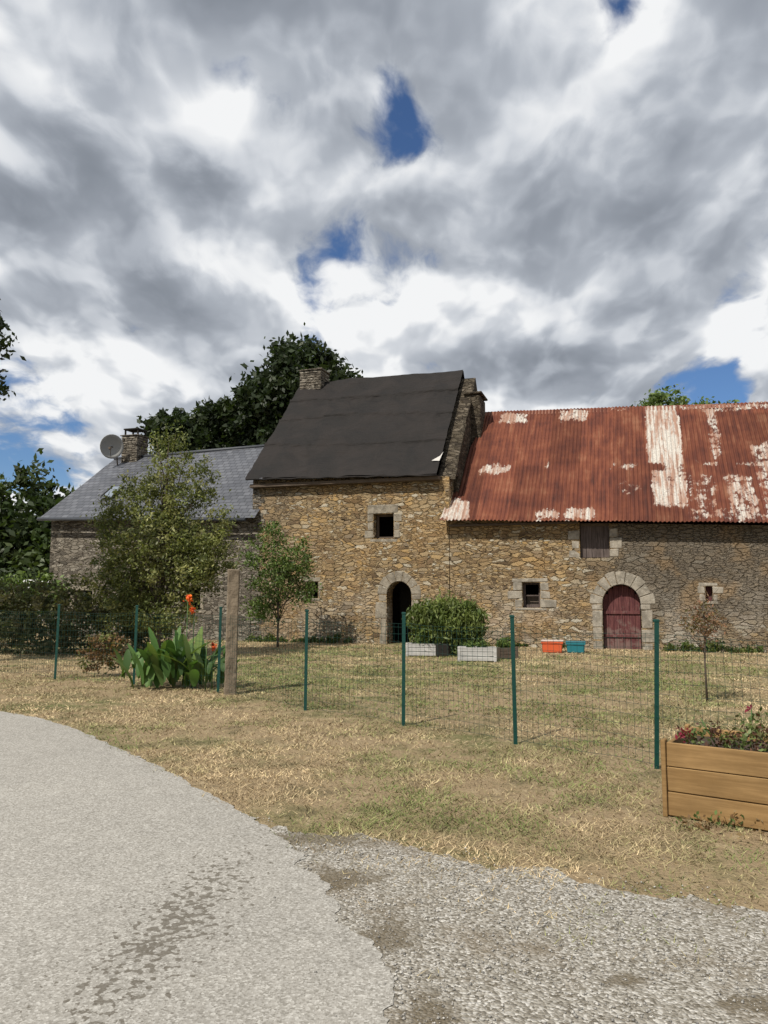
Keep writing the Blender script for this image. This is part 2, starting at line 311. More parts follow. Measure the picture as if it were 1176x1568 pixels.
# winding so the sheet faces up
strip('asphalt_road',A,Bp,asph)
A=[];Bp=[]
for x_ in np.arange(-.8,30,.02):
    y_=float(np.interp(x_,GX,GY)); A.append((x_,-8.,.004)); Bp.append((x_,y_+jag((y_,x_),.22,1.6)+jag((x_,y_),.12,7.),.004))
strip('gravel_area',Bp,A,grav)

def fbm(x,y,sc,seed=0.,octv=3):
    out=np.zeros(len(x)); amp=1.;tot=0.
    for o in range(octv):
        xs=x*sc+seed*13.1+o*7.7; ys_=y*sc+seed*5.3+o*3.1; xi=np.floor(xs).astype(int); yi=np.floor(ys_).astype(int); fx=xs-xi; fy=ys_-yi
        fx=fx*fx*(3-2*fx); fy=fy*fy*(3-2*fy)
        def h(a,b): return np.modf(np.abs(np.sin(a*127.1+b*311.7)*43758.5453))[0]
        out+=amp*((h(xi,yi)*(1-fx)+h(xi+1,yi)*fx)*(1-fy)+(h(xi,yi+1)*(1-fx)+h(xi+1,yi+1)*fx)*fy); tot+=amp; amp*=.5; sc*=2.1
    return out/tot
N=290000
yy=3.2*np.power(26/3.2,rng.random(N)**.85); xx=(rng.random(N)*2-1)*(.62*yy+.6)
onroad=xx<np.interp(yy,RY,RX)-.02+.05*rng.normal(size=N); gd=np.interp(xx,GX,GY)-yy
gn=fbm(xx,yy,2.4,1.); ongr=gd>0; keep=~onroad & (~ongr | ((rng.random(N)<.55*np.exp(-gd*3.2))&(gn>.47)) | ((rng.random(N)<.12)&(gn>.62)))
a18=math.radians(18); dep=(xx-.22)*math.sin(a18)+(yy-22)*math.cos(a18); keep&=dep<-.05
patch=fbm(xx,yy,1.6,4.); keep&=(patch>.43)|(rng.random(N)<.30)
xx=xx[keep];yy=yy[keep];n=len(xx)
gn=fbm(xx,yy,.42,2.)*.55+fbm(xx,yy,1.9,3.)*.45
gn+=.30*np.exp(-(((xx+.8)/3.0)**2+((yy-14.2)/2.8)**2))+.10*np.exp(-(((xx-3.5)/2.5)**2+((yy-15)/3)**2))+.12*np.exp(-(((xx-.9)/.9)**2+((yy-5.7)/.8)**2))+.10*np.exp(-(((xx+.3)/.5)**2+((yy-5.5)/.5)**2))
grn=1/(1+np.exp(-(gn-.585)*22)); grn=np.clip(grn+rng.normal(0,.16,n),0,1)
hgt=(.008+.022*rng.random(n)**1.8+.02*(grn)*rng.random(n))*(.8+yy*.04); wd=.0013+.00050*yy
th_=rng.random(n)*2*np.pi; ln=rng.random(n)*2.2+.5
base=np.stack([xx,yy,np.zeros(n)],1); side=np.stack([np.cos(th_),np.sin(th_),np.zeros(n)],1)*wd[:,None]
ph=rng.random(n)*2*np.pi; tip=base+np.stack([np.cos(ph)*ln*hgt,np.sin(ph)*ln*hgt,hgt],1)
V=np.stack([base-side,base+side,tip],1).reshape(-1,3); F=np.arange(3*n).reshape(-1,3)
straw=np.array([.52,.405,.245]); green=np.array([.155,.195,.065]); br_=np.array([.24,.17,.10])
C=straw*(1-grn[:,None])+green*grn[:,None]
sb=fbm(xx,yy,2.6,9.)[:,None]; C=C*(.45+1.05*sb)
mm_=(rng.random(n)<.30*(.4+1.2*(1-sb[:,0])))[:,None]; C=np.where(mm_,C*.35+br_*.6,C); C*=(.7+.5*rng.random(n))[:,None]
link('grass_lawn',npmesh('grass_lawn',V,F,np.repeat(C,3,0)),bladem)
N=30000; yy=1.9*np.power(6./1.9,rng.random(N)); xx=-1.2+rng.random(N)*6.
gd=np.interp(xx,GX,GY)-yy; ed_=xx-np.interp(yy,RY,RX)
keep=(ed_>-.03)&(gd>rng.normal(0,.2,N))&(fbm(xx,yy,3.,6.)>.40)|((ed_<0)&(ed_>-.35)&(rng.random(N)<.05)&(yy<5.2)); xx=xx[keep];yy=yy[keep];n=len(xx)
r=.0025+.0065*rng.random(n)**2.5; oc=np.array([(1,0,0),(0,1,0),(-1,0,0),(0,-1,0),(0,0,.7),(0,0,-.7)],float)
rot=rng.random(n)*6.28; P=oc[None]*(1+.5*(rng.random((n,6,1))-.5))*r[:,None,None]
X=P[...,0]*np.cos(rot)[:,None]-P[...,1]*np.sin(rot)[:,None]; Y=P[...,0]*np.sin(rot)[:,None]+P[...,1]*np.cos(rot)[:,None]
V=np.stack([X+xx[:,None],Y+yy[:,None],P[...,2]+(r*.3+.006)[:,None]],-1).reshape(-1,3)
f8=np.array([(0,1,4),(1,2,4),(2,3,4),(3,0,4),(1,0,5),(2,1,5),(3,2,5),(0,3,5)]); F=(f8[None]+6*np.arange(n)[:,None,None]).reshape(-1,3)
g_=(.15+.34*rng.random(n))[:,None]*np.array([1.,.955,.87])
link('gravel_stones',npmesh('gravel_stones',V,F,np.repeat(g_,6,0)),pebm)

# ---------------------------------------------------------------- foliage
def leaves(name,blobs,nleaf,size,cols,parent=None,clump=.35,per=60,flat=.0,shell=.55,up=0.):
    vol=np.array([b[3]*b[4]*b[5] for b in blobs])**.8; vol/=vol.sum(); nc=max(1,nleaf//per)
    bi=rng.choice(len(blobs),nc,p=vol); Bq=np.array(blobs)[bi]
    d=rng.normal(size=(nc,3)); d/=np.linalg.norm(d,axis=1)[:,None]; rad=(shell+(1.02-shell)*rng.random(nc)**.6)
    cc_=Bq[:,:3]+d*Bq[:,3:]*rad[:,None]; csz=clump*(.5+rng.random(nc)); cb=.62+.7*rng.random(nc)
    cc_[:,2]=np.maximum(cc_[:,2],.05)
    idx=np.repeat(np.arange(nc),per); n=len(idx)
    p=cc_[idx]+rng.normal(size=(n,3))*csz[idx][:,None]*np.array([.5,.5,.38+up*.4]); p[:,2]=np.maximum(p[:,2],.02)
    ax=rng.normal(size=(n,3)); ax[:,2]+=up*np.abs(rng.normal(2,.5,n)); ax/=np.linalg.norm(ax,axis=1)[:,None]
    bx=np.cross(ax,rng.normal(size=(n,3))); bx/=np.linalg.norm(bx,axis=1)[:,None]
    s=(size*(.6+.8*rng.random(n)))[:,None]; wr=.5 if up==0 else .28
    V=np.stack([p-ax*s,p+bx*s*wr,p+ax*s,p-bx*s*wr],1).reshape(-1,3); F=np.arange(4*n).reshape(-1,4)
    cols=np.array(cols); ci=cols[rng.integers(0,len(cols),nc)][idx]; ci=ci*cb[idx][:,None]*(.75+.5*rng.random(n))[:,None]
    return link(name,npmesh(name,V,F,np.repeat(ci,4,0)),leafm,parent)
def tree(name,base,trunk_h,r0,blobs,nleaf,size,cols,clump,per=60,shell=.5,lean=(0,0),nb=9):
    e=empty(name,(0,0,0)); b=B(); bx,by=base; pts=[];rad=[]
    for i in range(6):
        f=i/5; pts.append((bx+lean[0]*f+random.uniform(-.04,.04)*r0*10*(i>0),by+lean[1]*f,trunk_h*f-.02)); rad.append(r0*(1-.5*f))
    b.tube(pts,rad,9)
    for bl in blobs:
        for k in range(max(1,nb//len(blobs))):
            st=Vector(pts[random.randint(2,5)]); en=Vector(bl[:3])+Vector([random.uniform(-.7,.7)*bl[3+j] for j in range(3)])
            md=(st+en)/2+Vector((random.uniform(-.1,.1),random.uniform(-.1,.1),.12*(en-st).length)); b.tube([st,md,en],[r0*.42,r0*.25,r0*.06],6)
    b.done('trunk_and_limbs',bark,e); leaves('crown_foliage',blobs,nleaf,size,cols,e,clump,per,0,shell); return e
G1=[(.085,.115,.028),(.07,.10,.025),(.11,.13,.035),(.06,.085,.022)]
GD=[(.024,.038,.014),(.019,.031,.011),(.033,.048,.017)]
GB=[(.10,.15,.038),(.13,.18,.05),(.075,.12,.03)]
tree('fruit_tree',(-5.2,17.9),2.8,.075,[(-5.2,17.9,2.3,1.2,1.1,1.2),(-6.2,17.8,1.9,.65,.7,.9),(-4.2,17.7,2.2,.75,.8,.9),(-5.0,17.9,3.7,.85,.7,.9),(-5.25,17.9,5.0,.20,.25,.75),(-5.0,17.9,5.1,.15,.2,.5),(-4.7,17.9,4.7,.2,.25,.65),(-4.2,17.9,4.0,.22,.3,.7),(-6.05,17.9,3.6,.35,.4,.8),(-6.45,17.9,3.0,.3,.4,.7),(-4.9,17.6,1.0,.7,.6,.5),(-5.9,17.6,1.0,.55,.5,.5),(-3.8,17.8,3.0,.3,.3,.6)],31000,.040,[(.17,.185,.06),(.13,.15,.05),(.22,.22,.085),(.09,.11,.035)],.21,32,.2,(.05,0),48)
tree('young_tree',(-2.85,20.9),1.7,.035,[(-2.9,20.9,1.9,.75,.6,.75),(-3.5,20.9,2.5,.35,.35,.55),(-2.3,20.9,2.3,.45,.4,.6),(-3.0,20.9,2.9,.3,.3,.5),(-3.3,20.9,1.1,.5,.45,.45),(-2.2,20.9,1.5,.35,.3,.4)],6500,.042,GB,.2,26,.2,(0,0),24)
tree('oak_tree',(-4.6,41),8,.5,[(-4.4,41,12.3,2.5,2.4,2.5),(-6.2,41,11.2,1.8,2,1.8),(-2.6,41,12.0,1.4,1.8,1.2),(-4.2,41,9.5,3.,2.5,2.)],44000,.18,GD,.6,60,.35)
tree('oak_tree.001',(-8.6,42),6,.4,[(-8.4,42,10.4,2.0,2,1.5),(-7.0,42,9.6,1.6,1.8,1.6),(-10.0,42,9.4,1.2,1.8,1.2),(-11.6,42,10.0,1.25,1.5,1.35),(-9.,42,8.,2.8,2,1.5)],40000,.18,GD,.5,60,.3)
tree('ash_tree',(17,42),7,.35,[(15.5,42,11.4,1.1,1.4,1.1),(17.3,42,10.7,1.9,1.6,1.0),(19.2,42,11.0,1.0,1.2,.9),(17,42,9,2.6,2,1.5)],16000,.13,GB,.42,50,.4)
tree('side_tree',(-10.2,14.8),5,.22,[(-8.9,14.9,6.9,1.4,1.4,.50),(-8.9,14.9,5.75,1.4,1.4,.32),(-10.4,15,6.6,1.8,1.8,1.8)],12000,.07,GD,.22,50,.4)
leaves('distant_tree_row',[(-21,44,5.6,3.4,2.5,3.0),(-17.2,44,4.9,2.8,2.5,2.6),(-19,43,3.5,5,2,3),(-15.,42,3.2,2.4,2,2.4),(-25,44,5,4,3,3),(-20,42,2.,6,2.5,2.),(-30,44,5,4,3,3),(-36,46,4,5,3,3),(24,48,4,6,4,4),(33,48,4,6,4,4),(14,52,4,6,4,4),(-12,50,3,6,3,3)],90000,.22,[(.048,.07,.022),(.036,.058,.018),(.065,.088,.03)],None,.7,60,0,.4)
leaves('hedge',[(-12.5+k*.85,18.8+.1*math.sin(k*2.1),.85,.75,.6,.92+.08*math.sin(k*3.3)) for k in range(9)],28000,.05,[(.12,.125,.05),(.15,.14,.07),(.085,.10,.04)],None,.2,40,0,.4)
leaves('garden_shrub',[(-12.4,20.6,1.5,1.3,.8,1.1),(-10.9,20.8,1.6,.9,.7,.75),(-9.6,21,1.3,.9,.7,.7)],12000,.07,GB,None,.25,40,0,.4)
leaves('evergreen_bush',[(1.5,18.4,.60,.75,.6,.60),(1.0,18.3,.75,.42,.4,.5),(2.0,18.3,.72,.45,.4,.5),(1.5,18.5,.95,.55,.4,.36)],20000,.058,[(.105,.14,.035),(.075,.11,.028),(.15,.185,.05)],None,.13,36,0,.45,.6)
leaves('red_leaf_shrub',[(-5.0,13.9,.4,.40,.3,.36),(-4.85,13.9,.6,.2,.2,.2)],1900,.032,[(.16,.09,.04),(.22,.13,.06),(.14,.15,.045)],None,.1,25,0,.3)
leaves('wall_foot_weeds',[(.22+math.cos(a18)*s_+(-.12)*math.sin(a18),22-math.sin(a18)*s_-.12*math.cos(a18)-.05,.05,.5,.12,.1+.12*random.random()) for s_ in (-3.9,-3.1,-2.4,-1.6,1.5,2.4,3.3,4.6,7.6,8.3,9.1)],5000,.04,G1,None,.1,30,0,.3)
e=empty('sapling'); b=B(); b.tube([(4.45,10.8,0),(4.44,10.8,.55),(4.46,10.8,1.1),(4.45,10.8,1.45)],[.016,.013,.009,.004],6)
for k in range(22):
    z_=.62+k*.035; an=random.random()*6.28; L=.36-.007*k; b.tube([(4.45,10.8,z_),(4.45+math.cos(an)*L*.6,10.8+math.sin(an)*L*.6,z_+L*.5),(4.45+math.cos(an)*L,10.8+math.sin(an)*L,z_+L*.95)],[.005,.0035,.002],5)
b.done('stem',bark,e); leaves('sapling_leaves',[(4.45,10.8,1.1,.30,.28,.36)],900,.022,[(.24,.13,.08),(.18,.11,.06),(.14,.12,.05)],e,.09,12,0,.2)

e=empty('canna_plant'); V=[];F=[];C=[]
for k in range(110):
    bx=random.gauss(-3.25,.36); by=random.gauss(12.3,.22); an=random.random()*6.28; L=random.uniform(.35,.82)*(1-.3*abs(bx+3.25)); w=random.uniform(.05,.085); ln_=random.uniform(.2,.9)
    dx,dy=math.cos(an),math.sin(an); col=random.choice([(.09,.18,.045),(.12,.21,.06),(.065,.13,.035),(.13,.19,.05)]); kk=random.uniform(.65,1.2)
    i0=len(V); zb=random.uniform(.02,.3)
    for j in range(7):
        f_=j/6; ww=w*math.sin(math.pi*min(1,f_*.88+.08))**.8; x_=bx+dx*L*ln_*f_**1.5; y_=by+dy*L*ln_*f_**1.5; z_=zb+L*(f_-.38*ln_*f_*f_)
        V+=[(x_-dy*ww,y_+dx*ww,z_+ww*.35),(x_,y_,z_),(x_+dy*ww,y_-dx*ww,z_+ww*.35)]; C+=[[c_*kk for c_ in col]]*3
    for j in range(6):
        a_=i0+3*j; F+=[(a_,a_+1,a_+4,a_+3),(a_+1,a_+2,a_+5,a_+4)]
link('canna_leaves',npmesh('canna_leaves',V,F,np.array(C)),leafm,e)
b=B(); fl=[(-3.10,12.2,1.36),(-2.74,12.0,.78),(-3.02,12.3,1.18),(-2.66,12.1,.64)]
for f_ in fl: b.tube([(f_[0],f_[1],0),(f_[0]+.01,f_[1],f_[2])],[.011,.006],6)
b.done('canna_stems',simple('stem_green',(.06,.12,.03),.6,.2),e)
leaves('canna_flowers',[(f_[0],f_[1],f_[2]+.03,.045,.045,.055) for f_ in fl],120,.03,[(.75,.12,.03),(.85,.20,.03)],e,.04,10,0,.2)

# ---------------------------------------------------------------- buildings (facade frame: x along wall, y depth, z up)
RZ=-a18; OL=(.22,22,0)
TH=empty('stone_tower_house',OL,RZ); BN=empty('stone_barn',OL,RZ); LH=empty('slate_roof_house',OL,RZ)
def gable(b,x0,x1,pts,mi=0): b.prism(pts,'x',x0,x1,0,mi)
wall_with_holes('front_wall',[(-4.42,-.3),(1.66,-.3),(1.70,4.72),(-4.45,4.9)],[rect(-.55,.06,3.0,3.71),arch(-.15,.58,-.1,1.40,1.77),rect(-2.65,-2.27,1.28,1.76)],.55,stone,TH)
b=B()
gable(b,-4.42,-3.9,[(.553,-.3),(6.2,-.3),(6.2,4.8),(3.25,8.55),(.553,5.45)])
gable(b,1.36,1.84,[(.553,-.3),(6.2,-.3),(6.2,4.8),(3.3,8.42),(2.2,7.25),(1.2,6.08),(.553,5.28),(.10,4.78),(.553,4.77)]); b.box(-3.9,1.36,5.8,6.2,-.3,4.8)
b.done('gable_walls',stoned,TH)
b=B(); b.box(1.66,2.12,2.5,3.5,5.2,7.66,.03,.03); b.box(1.60,2.19,2.42,3.58,7.665,7.74,.02,.015)
for k in range(12):
    f=k/12; y_=.05+3.1*f; z_=4.72+3.62*f; b.prism([(y_,z_-.1),(y_+.30,z_+.26),(y_+.28,z_+.33),(y_-.03,z_-.02)],'x',1.38+.02*random.random(),1.84+.04*random.random(),.012)
b.done('gable_coping_stones',stoned,TH)
def slope(name,x0,x1,y0,y1,z00,z01,z10,z11,nx,ny,fn,mat,parent,xr0=None,xr1=None,col=None):
    xr0=x0 if xr0 is None else xr0; xr1=x1 if xr1 is None else xr1; V=[];C=[]
    for j in range(ny+1):
        f=j/ny
        for i in range(nx+1):
            g_=i/nx; x_=(x0+(xr0-x0)*f)*(1-g_)+(x1+(xr1-x1)*f)*g_; z_=(z00*(1-g_)+z01*g_)*(1-f)+(z10*(1-g_)+z11*g_)*f; y_=y0+(y1-y0)*f
            d=fn(x_,f,g_); V.append((x_,y_-d*.7,z_+d*.7)); 
            if col: C.append(col(x_,f))
    F=[(j*(nx+1)+i,j*(nx+1)+i+1,(j+1)*(nx+1)+i+1,(j+1)*(nx+1)+i) for j in range(ny) for i in range(nx)]
    return link(name,npmesh(name,V,F,np.array(C) if col else None),mat,parent,True)
def memb(x,f,g):
    s=0.
    for q_ in (.30+.015*math.sin(x*.9)-.01*x*.3,.57-.02*math.sin(x*.7),.79+.01*x*.3):
        if f<q_: s+=.07*max(0,1-abs(f-q_)/.022)
        s+=.03*math.exp(-((f-q_+.03)/.02)**2)*mnoise.noise(Vector((x*5,q_*9,1)))
    return .03+s+.06*mnoise.fractal(Vector((x*.5,f*3,2.)),1.,2.,3)+.035*mnoise.noise(Vector((x*.7+f*3,f*14,5.)))+.022*mnoise.noise(Vector((x*3.+f*6,f*9,8.)))
slope('membrane_roof',-4.55,1.42,-.32,3.22,4.86,4.72,8.72,8.66,150,170,memb,membrane,TH,-4.28,1.46)
slope('membrane_roof_back',-4.55,1.42,6.6,3.22,4.7,4.6,8.72,8.66,10,10,lambda x,f,g:.0,membrane,TH,-4.28,1.46)
b=B(); b.tube([(-4.52+.3*k,-.33+.012*math.sin(k*1.7),4.85-.0068*k+.014*math.sin(k*2.3)) for k in range(20)]+[(1.42,-.31,4.72)],.028,8); b.done('membrane_hem',membrane,TH)
b=B(); b.box(-4.45,1.45,-.24,.02,4.60,4.72,.01,.02); b.done('eave_timber',timber,TH)
me=npmesh('torn_underlay',[(1.20,-.04,5.18),(1.42,-.01,5.17),(1.50,.16,5.46),(1.42,.12,5.34),(1.28,.02,5.24)],[(0,1,2,3,4)]); link('torn_underlay',me,simple('white_felt',(.5,.48,.45),.8,.1),TH)
def chimney(name,x0,x1,y0,y1,z0,z1,parent,mat=None):
    b=B(); z_=z0
    while z_<z1-.02:
        h_=min(random.uniform(.06,.11),z1-z_); x_=x0
        while x_<x1-.03:
            w_=min(random.uniform(.12,.35),x1-x_); b.box(x_,x_+w_-.008,y0,y1,z_,z_+h_-.008,.012,.012); x_+=w_
        z_+=h_
    b.box(x0+.03,x1-.03,y0+.03,y1-.03,z0,z1-.04); b.box(x0-.04,x1+.04,y0-.04,y1+.04,z1,z1+.05,.015,.015)
    b.done(name,mat or stoneg,parent)
chimney('chimney',-4.22,-3.42,2.85,3.6,7.9,9.05,TH)
def dress(bl,x0,x1,z0,z1,y=-.01,t=.25,bev=.018): bl.box(x0+.006,x1-.006,y+random.uniform(-.008,.004),y+t,z0+.006,z1-.006,bev,.012)
def window_surround(bl,x0,x1,z0,z1,jw=.2,lint=.26,sill=.12):
    dress(bl,x0-jw*.9,x1+jw*.7,z1,z1+lint); dress(bl,x0-jw*.6,x1+jw*.6,z0-sill,z0)
    n=2 if z1-z0<.6 else 3
    for i in range(n):
        a_=z0+(z1-z0)*i/n; b_=z0+(z1-z0)*(i+1)/n
        dress(bl,x0-jw*random.uniform(.6,1.4),x0,a_,b_); dress(bl,x1,x1+jw*random.uniform(.6,1.4),a_,b_)
def arch_surround(bl,x0,x1,zs,zt,w,nv=7,z0=-.1):
    cx=(x0+x1)/2; r=(x1-x0)/2; rz=zt-zs
    for k in range(nv):
        a0=math.pi*k/nv+.012; a1=math.pi*(k+1)/nv-.012; wo_=w*random.uniform(.85,1.15); pl=[]
        for j in range(4): a_=a0+(a1-a0)*j/3; pl.append((cx+r*math.cos(a_),zs+rz*math.sin(a_)))
        for j in range(4): a_=a1+(a0-a1)*j/3; pl.append((cx+(r+wo_)*math.cos(a_),zs+(rz+wo_)*math.sin(a_)))
        bl.prism(pl,'y',-.012+random.uniform(-.006,.006),.25,.012)
    for sgn in (-1,1):
        z_=z0
        while z_<zs-.05:
            h_=min(random.uniform(.28,.5),zs-z_); h_=zs-z_ if zs-z_-h_<.15 else h_; ww=w*random.uniform(.65,1.25); xe=cx+sgn*r
            dress(bl,min(xe,xe+sgn*ww),max(xe,xe+sgn*ww),z_,z_+h_); z_+=h_
b=B(); window_surround(b,-.55,.06,3.0,3.71,.2,.27,.12); window_surround(b,-2.65,-2.27,1.28,1.76,.12,.16,.08); arch_surround(b,-.15,.58,1.40,1.77,.29)
b.done('granite_dressings',granite,TH)
b=B(); z_=-.1
while z_<4.5:
    h_=random.uniform(.10,.2); b.box(-4.455,-4.45+random.uniform(.2,.45),-.012,.3,z_+.006,z_+h_-.006,.012,.01); z_+=h_
b.done('corner_quoins',stoneg,TH)
b=B(); b.box(-.62,.12,.25,.30,3.0,3.06); b.box(-.53,-.47,.25,.31,3.0,3.71,.004); b.box(0,.06,.25,.31,3.0,3.71,.004); b.box(-.47,0,.25,.31,3.65,3.71,.004)
b.box(-2.49,-2.47,.1,.12,1.28,1.76); b.box(-2.65,-2.27,.1,.12,1.51,1.53)
b.done('window_frames',timber,TH)
b=B(); b.box(-3.9,1.36,1.9,1.95,-.1,4.7); b.box(-.12,.55,1.2,1.25,-.1,1.9); b.done('interior_shade_panel',dark,TH)  # added near-black sheets: interior shade as colour behind door and windows
# --- barn
wall_with_holes('front_wall',[(1.70,-.3),(13.5,-.3),(13.5,3.0),(9.8,3.12),(5.98,3.27),(5.98,2.37),(5.23,2.37),(5.23,3.31),(1.70,3.50)],[rect(3.69,4.16,1.05,1.73),arch(5.76,6.71,-.2,1.16,1.67),rect(8.27,8.43,1.24,1.62)],.55,stone,BN)
b=B(); gable(b,13.0,13.5,[(.553,-.3),(7.0,-.3),(7.0,3.1),(3.6,6.8),(.553,3.5)]); b.box(1.8,13.0,6.5,7.0,-.3,3.1); b.done('rear_walls',stoned,BN)
def zx0(x,f):
    v=0.
    P=[(7.03,7.98,.44,1.,.90),(7.08,7.98,0.1,.42,.74),(8.72,9.02,.5,1.,.6),(2.6,3.55,.86,.98,.66),(4.48,5.36,.87,.99,.74),(2.3,3.2,.38,.47,.70),(1.4,2.3,0,.17,.9),(4.1,4.75,0.,.09,.68),(4.85,5.7,0.,.1,.70),(7.98,8.7,.05,.36,.46),(8.9,9.6,.05,.36,.60),(9.7,10.6,.0,.62,.56),(6.0,6.75,.40,.46,.62),(7.98,10.3,0,.08,.54),(8.0,10.6,.93,1.,.62),(6.0,6.8,.95,1.,.42),(8.2,10.,.42,.47,.52),(6.2,6.9,.2,.3,.40),(3.9,4.4,.42,.48,.42),(11,13,.0,.6,.55)]
    wx=.10*mnoise.noise(Vector((x*2,f*9,3.))); wf=.03*mnoise.noise(Vector((x*3,f*8,9.)))
    for a,b_,c,d,s in P:
        m_=min((x+wx*.5-a),(b_-x-wx))/.12; m2=min((f+wf-c),(d-f+wf))/.04; m_=max(0,min(1,m_+.5)); m2=max(0,min(1,m2+.5)); v=max(v,s*m_*m2)
    sh=math.modf(abs(math.sin(math.floor((x-1.6)/.9)*12.9+math.floor(f*2.2)*78.2)*43758.5))[0]
    return (v,.78+.5*sh,0)
def corr(x,f,g):
    s=.02*math.cos(2*math.pi*x/.105)
    lap=.018 if (f<.46) else 0; sh=.012*(math.floor((x-1.6)/.9)%2)
    return .03+s-lap+sh+.05*mnoise.noise(Vector((x*.4,f*2,8.)))
slope('corrugated_roof',1.50,13.6,-.38,3.6,3.44,3.02,7.30,6.88,1250,34,corr,rust,BN,2.12,13.6,zx0)
slope('corrugated_roof_back',1.50,13.6,7.4,3.6,3.2,2.9,7.30,6.88,40,4,lambda x,f,g:.0,rust,BN,2.12,13.6,zx0)
b=B(); b.prism([(3.42,7.18),(3.6,7.35),(3.78,7.18)],'x',0,1)
for v in b.bm.verts:
    f_=v.co.x; v.co.x=2.08+11.5*f_; v.co.z+=-.42*f_-.02
b.done('ridge_cap',simple('rust_ridge',(.20,.09,.06),.8,.4),BN)
b=B(); b.box(5.20,6.02,.12,.2,3.22,3.30,.01,.01); b.box(1.7,5.2,-.1,.3,3.28,3.34,.01); b.done('wall_plate',timber,BN)
b=B(); window_surround(b,3.69,4.16,1.05,1.73,.32,.12,.08); arch_surround(b,5.76,6.71,1.16,1.67,.32,9,-.25); window_surround(b,8.27,8.43,1.24,1.62,.2,.10,.08)
dress(b,4.92,5.23,2.85,3.10);dress(b,5.0,5.23,2.6,2.84);dress(b,4.93,5.23,2.36,2.6);dress(b,5.98,6.2,2.9,3.14);dress(b,5.98,6.3,2.6,2.9);dress(b,5.98,6.22,2.38,2.6)
b.done('granite_dressings',granite_l,BN)
b=B(); nx=7
for k in range(nx):
    x0_=5.77+k*.93/nx; x1_=x0_+.93/nx-.006; xm=(x0_+x1_)/2; h_=1.16+.5*math.sqrt(max(0,1-((xm-6.235)/.475)**2)); b.box(x0_,x1_,.24,.275,-.1,h_-.01,.004,.002)
b.box(6.225,6.245,.215,.245,-.1,1.62); b.done('arched_door',reddoor,BN)
b=B(); b.box(5.78,6.69,.205,.235,.9,.98,.004); b.box(5.78,6.69,.205,.235,.3,.38,.004); b.done('door_ledges',reddoor,BN)
b=B()
for k in range(5): b.box(5.24+k*.148,5.24+k*.148+.142,.16,.19,2.38,3.24,.004,.003)
b.box(5.6,5.62,.145,.16,2.38,3.24); b.done('loft_door',greydoor,BN)
b=B(); b.box(3.69,4.16,.22,.26,1.05,1.13,.004); b.box(3.69,3.75,.22,.26,1.13,1.73,.004); b.box(4.10,4.16,.22,.26,1.13,1.73,.004); b.box(3.75,4.10,.22,.26,1.67,1.73,.004); b.box(3.75,4.1,.23,.25,1.36,1.39); b.done('window_frame',greydoor,BN)
b=B(); b.box(3.75,4.1,.40,.43,1.13,1.4); b.done('inner_shutter',planks_mat('inner_wood',(.08,.06,.045),(.16,.13,.10)),BN)
b=B(); b.box(8.3,8.42,.2,.22,1.24,1.62); b.done('slit_shutter',reddoor,BN)
b=B(); b.box(1.86,13.,2.0,2.05,-.3,3.2); b.done('interior_shade_panel',dark,BN)  # black-coloured sheet added to stand for the barn's unlit inside
# --- left slate house
wall_with_holes('front_wall',[(-11.95,-.3),(-4.47,-.3),(-4.47,3.70),(-11.95,3.88)],[rect(-10.9,-10.2,.7,1.5),rect(-8.9,-8.0,-.1,1.8),rect(-6.9,-6.2,.9,1.6)],.5,stoneg,LH)
b=B()
gable(b,-11.95,-11.5,[(.503,-.3),(6.5,-.3),(6.5,3.9),(3.4,6.2),(.503,4.1)]); b.box(-11.5,-4.5,6.,6.5,-.3,3.8); b.done('rear_walls',stoneg,LH)
b=B(); b.box(-11.5,-4.6,.7,.75,-.3,3.7); b.done('interior_shade_panel',dark,LH)  # sheet added close behind the openings, its dark colour stands for room shade
b=B(); window_surround(b,-10.9,-10.2,.7,1.5,.15,.16,.1); window_surround(b,-6.9,-6.2,.9,1.6,.15,.16,.1); b.done('granite_dressings',granite,LH)
slope('slate_roof',-12.1,-4.2,-.35,3.35,3.92,3.68,6.46,6.62,60,20,lambda x,f,g:.03*mnoise.noise(Vector((x*.5,f*3,1.))),slate,LH)
slope('slate_roof_back',-12.1,-4.2,7.0,3.35,3.8,3.6,6.46,6.62,10,4,lambda x,f,g:0.,slate,LH)
b=B(); b.tube([(-12.1,3.35,6.48),(-4.2,3.35,6.64)],.06,8); b.tube([(-12.15,-.40,3.86),(-4.48,-.40,3.62)],.055,8); b.done('ridge_and_gutter',simple('zinc_dark',(.05,.055,.065),.5,.2),LH)
chimney('chimney',-11.55,-10.85,3.0,3.7,6.1,7.25,LH)
b=B(); b.box(-11.52,-10.88,3.05,3.65,7.50,7.55,.01)
for x_ in (-11.5,-10.95):
    for y_ in (3.1,3.56): b.box(x_,x_+.05,y_,y_+.05,7.3,7.5)
b.done('chimney_cap',dark,LH)
b=B()
for (a_,c_) in ((-10.50,-10.46),(-10.04,-10.0)): b.prism([(.6,4.60),(1.2,5.02),(1.2,5.10),(.6,4.68)],'x',a_,c_)
b.prism([(.6,4.62),(1.2,5.04),(1.2,5.07),(.6,4.65)],'x',-10.46,-10.04,0,1); b.done('skylight',[dark,simple('skylight_glass',(.18,.21,.25),.45,.05,3,0,0,.4)],LH)
SD=empty('satellite_dish',(0,0,0))
M4=Matrix.Translation(OL)@Matrix.Rotation(RZ,4,'Z')
pc=M4@Vector((-11.60,2.5,6.78)); V=[];F=[]; R=.42
for j in range(6):
    for i in range(24):
        r_=R*j/5; a_=i*math.pi/12; V.append((r_*math.cos(a_),.35*(r_**2)/R-.06,r_*1.08*math.sin(a_)))
for j in range(5):
    for i in range(24): F.append((j*24+i,j*24+(i+1)%24,(j+1)*24+(i+1)%24,(j+1)*24+i))
